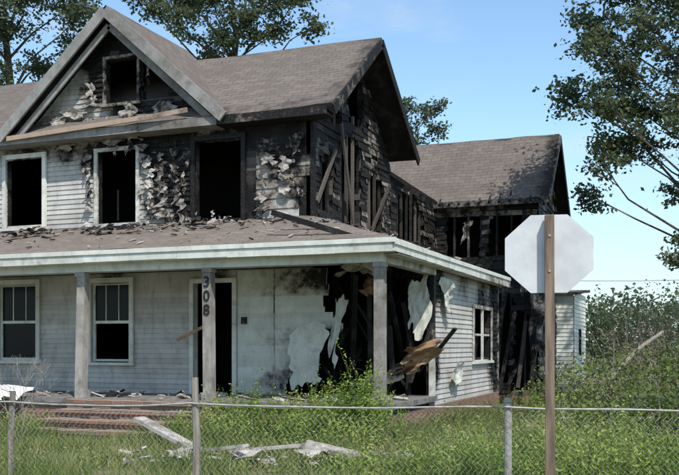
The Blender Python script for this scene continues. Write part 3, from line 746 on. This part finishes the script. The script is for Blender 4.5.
# ------------------------------------------------------------------ weeds & shrubs
def weeds(name,spots,stems,hmin,hmax,leaf,mat,lean=.18,spacing=.035,spread=1):
    e=empty(name); pos=[];sz=[];rr=[]; st=B()
    for (cx,cy,rad,hs) in spots:
        pr_=random.random()*.3-.1
        for _ in range(stems):
            a=random.uniform(0,6.28); q=rad*math.sqrt(random.random()); bx=cx+q*math.cos(a)*spread; by=cy+q*math.sin(a)
            h=random.uniform(hmin,hmax)*hs*(1-.35*(q/rad)**2)*(1.35 if random.random()<.08 else 1); lx=random.gauss(0,lean)*h; ly=random.gauss(0,lean)*h
            sr=random.random()
            k=int(h/spacing)
            for i in range(k):
                t=(i+1)/k
                if t<.12: continue
                px=bx+lx*t*t;py=by+ly*t*t;pz_=h*t
                al=random.uniform(0,6.28); o=leaf*.5*(1.2-t*.6)
                pos.append((px+math.cos(al)*o,py+math.sin(al)*o,pz_+random.uniform(-.02,.02))); sz.append(leaf*(1.25-.6*t)*random.uniform(.7,1.3)); rr.append(pr_+.1+.45*t+.35*sr+random.gauss(0,.08))
            st.tube([(bx,by,-.03),(bx+lx*.25,by+ly*.25,h*.5),(bx+lx,by+ly,h)],[.004,.003,.001],3,0,.4)
    leafmesh('leaves',np.array(pos),np.array(sz),np.clip(np.array(rr),0,1),mat,e,.5,.42)
    st.make('stems',[mat],e)
def sp(r,d,rad,hs=1): x,y=S(r,d); return (x,y,rad,hs)
weeds('porch_weeds',[(-2.7,-.7,.5,.85),(-2.1,-.8,.5,1.1),(-1.5,-.8,.55,.95),(-.9,-.8,.55,1.05),(-.45,-.8,.5,1.25),(-.1,-.75,.4,1.5),(.35,-.9,.4,1.0),(-3.0,-1.4,.35,.6),(-.9,-1.4,.5,.7),(-2,-1.5,.5,.65),(0,-1.5,.5,.6)],85,.5,.95,.08,L_weed)
weeds('wall_weeds',[(.5,1.0,.4,.6),(.6,2.5,.45,.6),(.7,4,.5,.65),(.7,6,.5,.7),(.9,8,.5,.8),(1.3,9.8,.6,1.0),(1.4,3,.6,.6),(1.6,6,.7,.7)],45,.4,.8,.08,L_shrub)
weeds('left_weeds',[(-7.3,-1.0,.5,.7),(-6.5,-.8,.4,.7),(-8.3,-1.3,.6,.55)],50,.35,.75,.08,L_weed)
weeds('roadside_weeds',[sp(2.3,9.6,.45,.9),sp(2.9,9.8,.5,1.2),sp(3.5,9.6,.5,1.0),sp(1.6,10,.4,.75),sp(.9,10.5,.4,.6),sp(4.1,9.9,.5,.85),sp(2.5,10.8,.6,1),sp(3.6,11.2,.6,1),sp(.2,11,.5,.5),sp(4.6,11,.7,.9),sp(1.6,11.3,.5,.8)],64,.5,.98,.072,L_weed)
weeds('yard_weeds',[sp(-4.6,11.9,.5,.75),sp(-3.9,11.6,.4,.5),sp(-3.1,12.2,.4,.5),sp(-1.4,11.5,.4,.4),sp(-.6,11.4,.4,.45),sp(.5,11.8,.4,.6),sp(1.2,12.2,.5,.8),sp(1.5,13,.6,.9),sp(2.7,13,.7,1.0),sp(.6,13.6,.6,.8),sp(-.8,13.4,.5,.6),sp(-4.9,13.4,.5,.5),sp(3.5,13.5,.7,.9),sp(2,12,.5,.9),sp(3.2,12.2,.6,1.0)],42,.3,.75,.065,L_yard)

def bush(name,lobes,n,leaf,mat,twig=True,twigs=10):
    e=empty(name); P=[];SZ=[];R=[]; tb=B()
    for (x,y,z,rx,rz) in lobes:
        cr=random.random()*.35
        m=int(n*rx*rx)
        dirs=rng.normal(size=(m,3)); dirs/=np.linalg.norm(dirs,axis=1)[:,None]
        rad=rng.uniform(.25,1,m)**.5
        bumpn=np.array([mnoise.noise(V(tuple(q*2.2+np.array((x,y,z))))) for q in dirs])
        rad*=1+.6*bumpn
        p=dirs*rad[:,None]*np.array((rx,rx,rz))+np.array((x,y,z))
        clump=np.array([mnoise.noise(V(tuple(q*2.6))) for q in p])
        keep=(clump>-.15)&(p[:,2]>0); p=p[keep]
        P.append(p);SZ.append(leaf*rng.uniform(.6,1.3,len(p))); R.append(cr+.3+.35*clump[keep]+rng.normal(0,.14,len(p)))
        if twig:
            for _ in range(twigs):
                dd=V(rng.normal(size=3)).normalized(); dd.z=abs(dd.z)
                c=V((x,y,max(0,z-rz))); t=V((x,y,z))+V((dd.x*rx,dd.y*rx,dd.z*rz))*random.uniform(.8,1.25)
                tb.tube([c,c.lerp(t,.5)+V((random.gauss(0,.1),random.gauss(0,.1),.1)),t],[.018,.01,.003],4)
    leafmesh('leaves',np.concatenate(P),np.concatenate(SZ),np.clip(np.concatenate(R),0,1),mat,e)
    if twig: tb.make('branches',[M_wood2],e)
def lb(r,d,z,rx,rz): x,y=S(r,d); return (x,y,z,rx,rz)
bush('green_shrub',[lb(4.8,14.2,.45,.9,.65),lb(5.6,14.8,.5,1.0,.75),lb(4.1,13.6,.3,.7,.5),lb(6.3,13.5,.5,1.0,.8)],2100,.075,L_shrub)
bush('green_shrub',[lb(6.3,18,.8,1.2,.85),lb(7.4,19,.9,1.4,.9),lb(5.3,18.5,.6,1.0,.75),lb(8.2,18,.9,1.3,.9)],1500,.085,L_shrub)
bush('dry_shrub',[lb(7.2,23,1.6,1.1,1.1),lb(8.4,24,1.7,1.2,1.1),lb(6.7,22.5,.9,.9,.9),lb(7.8,22,1.2,1.2,.9),lb(9.5,23,1.6,1.2,1.1)],900,.08,L_dead,True,26)
bush('low_shrub',[lb(4.2,17,.3,.7,.5),lb(5.0,20.5,.6,.9,.8),lb(5.9,21,.8,.9,.8)],1600,.085,L_shrub)
bush('distant_trees',[lb(15+ i*2.6+random.uniform(-.6,.6),58+random.uniform(-3,3),2.3+random.uniform(-.4,.5),2.2,2.3+random.random()*.8) for i in range(9)],560,.24,L_tree,False)
bush('distant_woods',[lb(-60+ i*7+random.uniform(-2,2),120+random.uniform(-6,6),3,6.,4.+random.random()*2) for i in range(22)],60,.8,L_tree,False)

bt=B(); x0,y0=S(-5.1,14.8)
def twig(p,dv,l,r,dep):
    q=p+dv*l; mid=p.lerp(q,.5)+V((random.gauss(0,.05),random.gauss(0,.05),random.gauss(0,.05)))*l
    bt.tube([p,mid,q],[r,r*.8,r*.6],4)
    if dep>0:
        for _ in range(3):
            nv=(dv+V((random.gauss(0,.5),random.gauss(0,.5),random.gauss(.1,.4)))).normalized(); twig(q,nv,l*.7,r*.6,dep-1)
for _ in range(5): twig(V((x0,y0,0)),V((random.gauss(0,.25),random.gauss(0,.25),1)).normalized(),.6,.012,3)
bt.make('bare_shrub',[M_wood2])

lp=B(); a=S(6.0,20.5);b_=S(7.3,21)
lp.tube([(a[0],a[1],.9),((a[0]+b_[0])/2,(a[1]+b_[1])/2,1.5),(b_[0],b_[1],1.9)],[.05,.05,.04],8)
lp.tube([(a[0],a[1],-.1),(a[0]+.02,a[1],.5),(a[0],a[1],1.1)],[.06,.055,.05],8)
lp.make('leaning_pole',[M_wood2])  # wooden pole leaning up from a short upright post

# ------------------------------------------------------------------ trees
def tree(name,base,h,r0,clusters,leaf,twigs,per,mat,tw=.35,seed=1):
    e=empty(name); tb=B(); R=random.Random(seed)
    bx,by=base; pts=[V((bx+R.gauss(0,.02)*i,by+R.gauss(0,.02)*i,h*i/6-.2)) for i in range(7)]
    tb.tube(pts,[r0*(1.25-.9*i/6) for i in range(7)],10)
    P=[];SZ=[];RN=[]
    for (cx,cy,cz,cr) in clusters:
        c=V((cx,cy,cz)); hh=min(h*.97,max(h*.3,cz-.8*math.hypot(cx-bx,cy-by))); k=hh/h*6; i=int(min(5,k)); s=pts[i].lerp(pts[i+1],min(1,k-i))
        m1=s.lerp(c,.35)+V((R.gauss(0,.25),R.gauss(0,.25),.3)); m2=s.lerp(c,.7)+V((R.gauss(0,.2),R.gauss(0,.2),.15))
        rr=r0*.18
        tb.tube([s,m1,m2,c],[rr,rr*.6,rr*.35,rr*.18],6)
        sh_=R.random()*.35
        for _ in range(int(twigs*cr*cr)+5):
            st=m2.lerp(c,R.random()) if R.random()<.4 else c
            dv=V((R.gauss(0,1),R.gauss(0,1),R.gauss(0,.8))).normalized()
            en=c+dv*cr*R.uniform(.45,1.3)
            tb.tube([st,st.lerp(en,.55)+V((0,0,.08)),en],[.016,.009,.003],3)
            t=np.array([R.uniform(.3,1.1) for _ in range(per)])[:,None]
            p=np.array(st)*(1-t)+np.array(en)*t+rng.normal(0,tw*.4,(per,3))*np.array((1,1,.5))
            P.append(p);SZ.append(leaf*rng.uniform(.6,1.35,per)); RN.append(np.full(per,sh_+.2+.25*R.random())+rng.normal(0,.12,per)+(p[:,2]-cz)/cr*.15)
    leafmesh('foliage',np.concatenate(P),np.concatenate(SZ),np.clip(np.concatenate(RN),0,1),mat,e,.3,.6)
    tb.make('trunk_and_limbs',[M_bark],e,True)
def cl_(r,d,z,rad): x,y=S(r,d); return (x,y,z,rad)
C=[]
for (r_,z_,q) in [(8.0,9.9,1.0),(6.9,10.3,.9),(6.3,9.5,.8),(7.2,8.9,.9),(8.4,8.6,1.0),(5.9,8.6,.6),(5.6,7.8,.6),(6.6,8.0,.8),(7.2,7.5,.9),(8.2,7.4,.9),(6.0,7.1,.6),(6.7,6.5,.6),(6.2,5.9,.45),(6.0,5.3,.35),(7.3,6.6,.7),(8.0,6.6,.6),(8.7,6.3,.8),(8.3,5.3,.5),(8.8,4.6,.5),(7.9,3.6,.3),(8.3,4.0,.4),(8.6,3.5,.4),(9.4,7.4,1.2),(9.6,9.2,1.3),(10.8,8.4,1.3),(10,11,1.4),(8,11.4,1.2),(6.5,11.3,1.0),(12,10,1.6),(12.5,7.6,1.5),(11,12.5,1.5),(10.9,6.0,1.0)]:
    C.append(cl_(r_,22+random.uniform(-1.0,1.0),z_,q))
tree('oak_tree',S(10.6,22.5),9.5,.32,C,.12,26,50,L_oak,.33,5)
C=[]
for (r_,z_,q) in [(-11.5,12.3,1.2),(-10.4,13.3,1.2),(-9.2,13.4,1.0),(-11.8,10.8,1.1),(-10.6,11.6,.8),(-12.6,13.8,1.5),(-8.6,12.7,.7),(-9.9,15,1.5),(-12,15.8,1.7),(-13.8,12,1.5),(-14,14.5,1.6),(-9.6,12.2,.6)]:
    C.append(cl_(r_,32+random.uniform(-1.5,1.5),z_,q))
tree('tree_behind_house',S(-11.4,32),12.5,.3,C,.14,22,44,L_tree,.4,6)
C=[]
for (r_,z_,q) in [(-6.4,13.2,.8),(-5.3,13.6,.9),(-4.2,13.3,1.0),(-3.2,12.7,.8),(-2.4,13.3,.9),(-1.4,13.4,.8),(-.9,12.9,.5),(-2.9,12.2,.5),(-4.6,12.2,.7),(-3.8,12.0,.6),(-5.5,12.6,.7),(-5,15,1.4),(-3,15.2,1.5),(-1.8,14.9,1.2),(-6.8,14.6,1.2),(-3.8,16.8,1.5),(-7.3,13.7,.6),(-2.1,12.5,.5)]:
    C.append(cl_(r_,32+random.uniform(-1.2,1.2),z_,q))
tree('tree_behind_house',S(-3.8,33),13,.3,C,.14,22,44,L_tree,.4,8)
tree('small_tree_behind_house',S(3.0,35.5),9.5,.16,[cl_(2.6,35,9.6,.6),cl_(3.2,35,10.4,.55),cl_(3.6,35,9.7,.5),cl_(3.0,35,9.0,.6),cl_(2.5,35.4,10.9,.4),cl_(2.2,35,10.2,.5),cl_(3.7,35,10.6,.3)],.13,24,32,L_tree,.3,9)

# ------------------------------------------------------------------ shed behind, utility wire
shed=empty('garden_shed')
s=B()
wall(s,(0,15.9,0),(1,0,0),(0,-1,0),cst(-1.6),cst(1.05),.1,3.3,.13,[],True,charover=.0,miss=False)
wall(s,(1.05,0,0),(0,1,0),(1,0,0),cst(15.9),cst(18.9),.1,3.3,.13,[rect(17,17.7,1.2,2.2)],True,charover=.05,miss=False)
s.make('shed_walls',[M_trim],shed)
s=B(); s.box(-1.55,1.03,15.93,18.85,.0,3.2,1); s.make('shed_core',[M_dark],shed)
s=B(); grid_roof(s,(-1.8,15.7,3.3),(1.2,15.7,3.3),(1.2,19.1,3.55),(-1.8,19.1,3.55)); s.make('shed_roof',[M_roof,M_char],shed)
for nm,r_ in (('utility_pole',12.4),('utility_pole',34)):
    x,y=S(r_,62); u=B(); u.tube([(x,y,-.5),(x,y,3.5),(x,y,6.0)],[.15,.13,.1],10)
    u.beam((x-.7,y-.28,5.7),(x+.7,y+.28,5.7),.1,.1); u.tube([(x-.5,y-.2,5.75),(x-.5,y-.2,5.9)],[.04,.03],6); u.tube([(x+.5,y+.2,5.75),(x+.5,y+.2,5.9)],[.04,.03],6)
    u.make(nm,[M_bark])
u=B(); a=V((*S(12.4,62),5.9)); b_=V((*S(34,62),6.6)); u.tube([a.lerp(b_,i/16)-V((0,0,.3*math.sin(math.pi*i/16))) for i in range(17)],[.016]*17,4); u.make('power_line',[M_num])

# ------------------------------------------------------------------ light, sky, camera
sun_dir=V((.52,-.56,0)).normalized(); el=math.radians(52)
D=V((sun_dir.x*math.cos(el),sun_dir.y*math.cos(el),math.sin(el)))
sl=bpy.data.lights.new('sun','SUN'); sl.energy=5.0; sl.angle=math.radians(.5); sl.color=(1,.945,.86)
so=bpy.data.objects.new('sun',sl); COL.objects.link(so); so.rotation_euler=D.to_track_quat('Z','Y').to_euler()
w=bpy.data.worlds.new('World'); scene.world=w; w.use_nodes=True; nt=w.node_tree; nt.nodes.clear()
out=nt.nodes.new('ShaderNodeOutputWorld'); bg=nt.nodes.new('ShaderNodeBackground'); bg.inputs[1].default_value=.15
sk=nt.nodes.new('ShaderNodeTexSky'); sk.sky_type='NISHITA'; sk.sun_disc=False; sk.sun_elevation=el; sk.sun_rotation=math.atan2(D.x,D.y); sk.air_density=1.0; sk.dust_density=.5; sk.ozone_density=1.3
tc=nt.nodes.new('ShaderNodeTexCoord'); mp=nt.nodes.new('ShaderNodeMapping'); mp.inputs['Scale'].default_value=(1,1,3.2); mp.inputs['Location'].default_value=(.35,.2,.1); nt.links.new(tc.outputs['Generated'],mp.inputs[0])
cn=noise(nt,3.2,8,.58,mp.outputs[0],.4)
f=mrange(nt,cn,.46,.76,0,.6)
c=mixc(nt,1.0,sk.outputs[0],(1.35,1.5,1.5),'MULTIPLY')
sz_=nt.nodes.new('ShaderNodeSeparateXYZ'); nt.links.new(tc.outputs['Generated'],sz_.inputs[0])
c=mixc(nt,mrange(nt,sz_.outputs[2],0,.26,.6,0.0),c,(3.9,4.8,5.8))
c=mixc(nt,f,c,(5.4,5.9,6.3))
nt.links.new(c,bg.inputs[0]); nt.links.new(bg.outputs[0],out.inputs[0])

cam=bpy.data.cameras.new('camera'); co_=bpy.data.objects.new('camera',cam); COL.objects.link(co_)
co_.location=(CAM[0],CAM[1],1.6)
co_.rotation_euler=(math.pi/2,0,math.atan2(.369,.929))
cam.sensor_width=36; cam.lens=930/679*36; cam.shift_y=107.5/679; cam.clip_end=2000
scene.camera=co_
scene.view_settings.view_transform='Standard'; scene.view_settings.look='None'; scene.view_settings.exposure=0
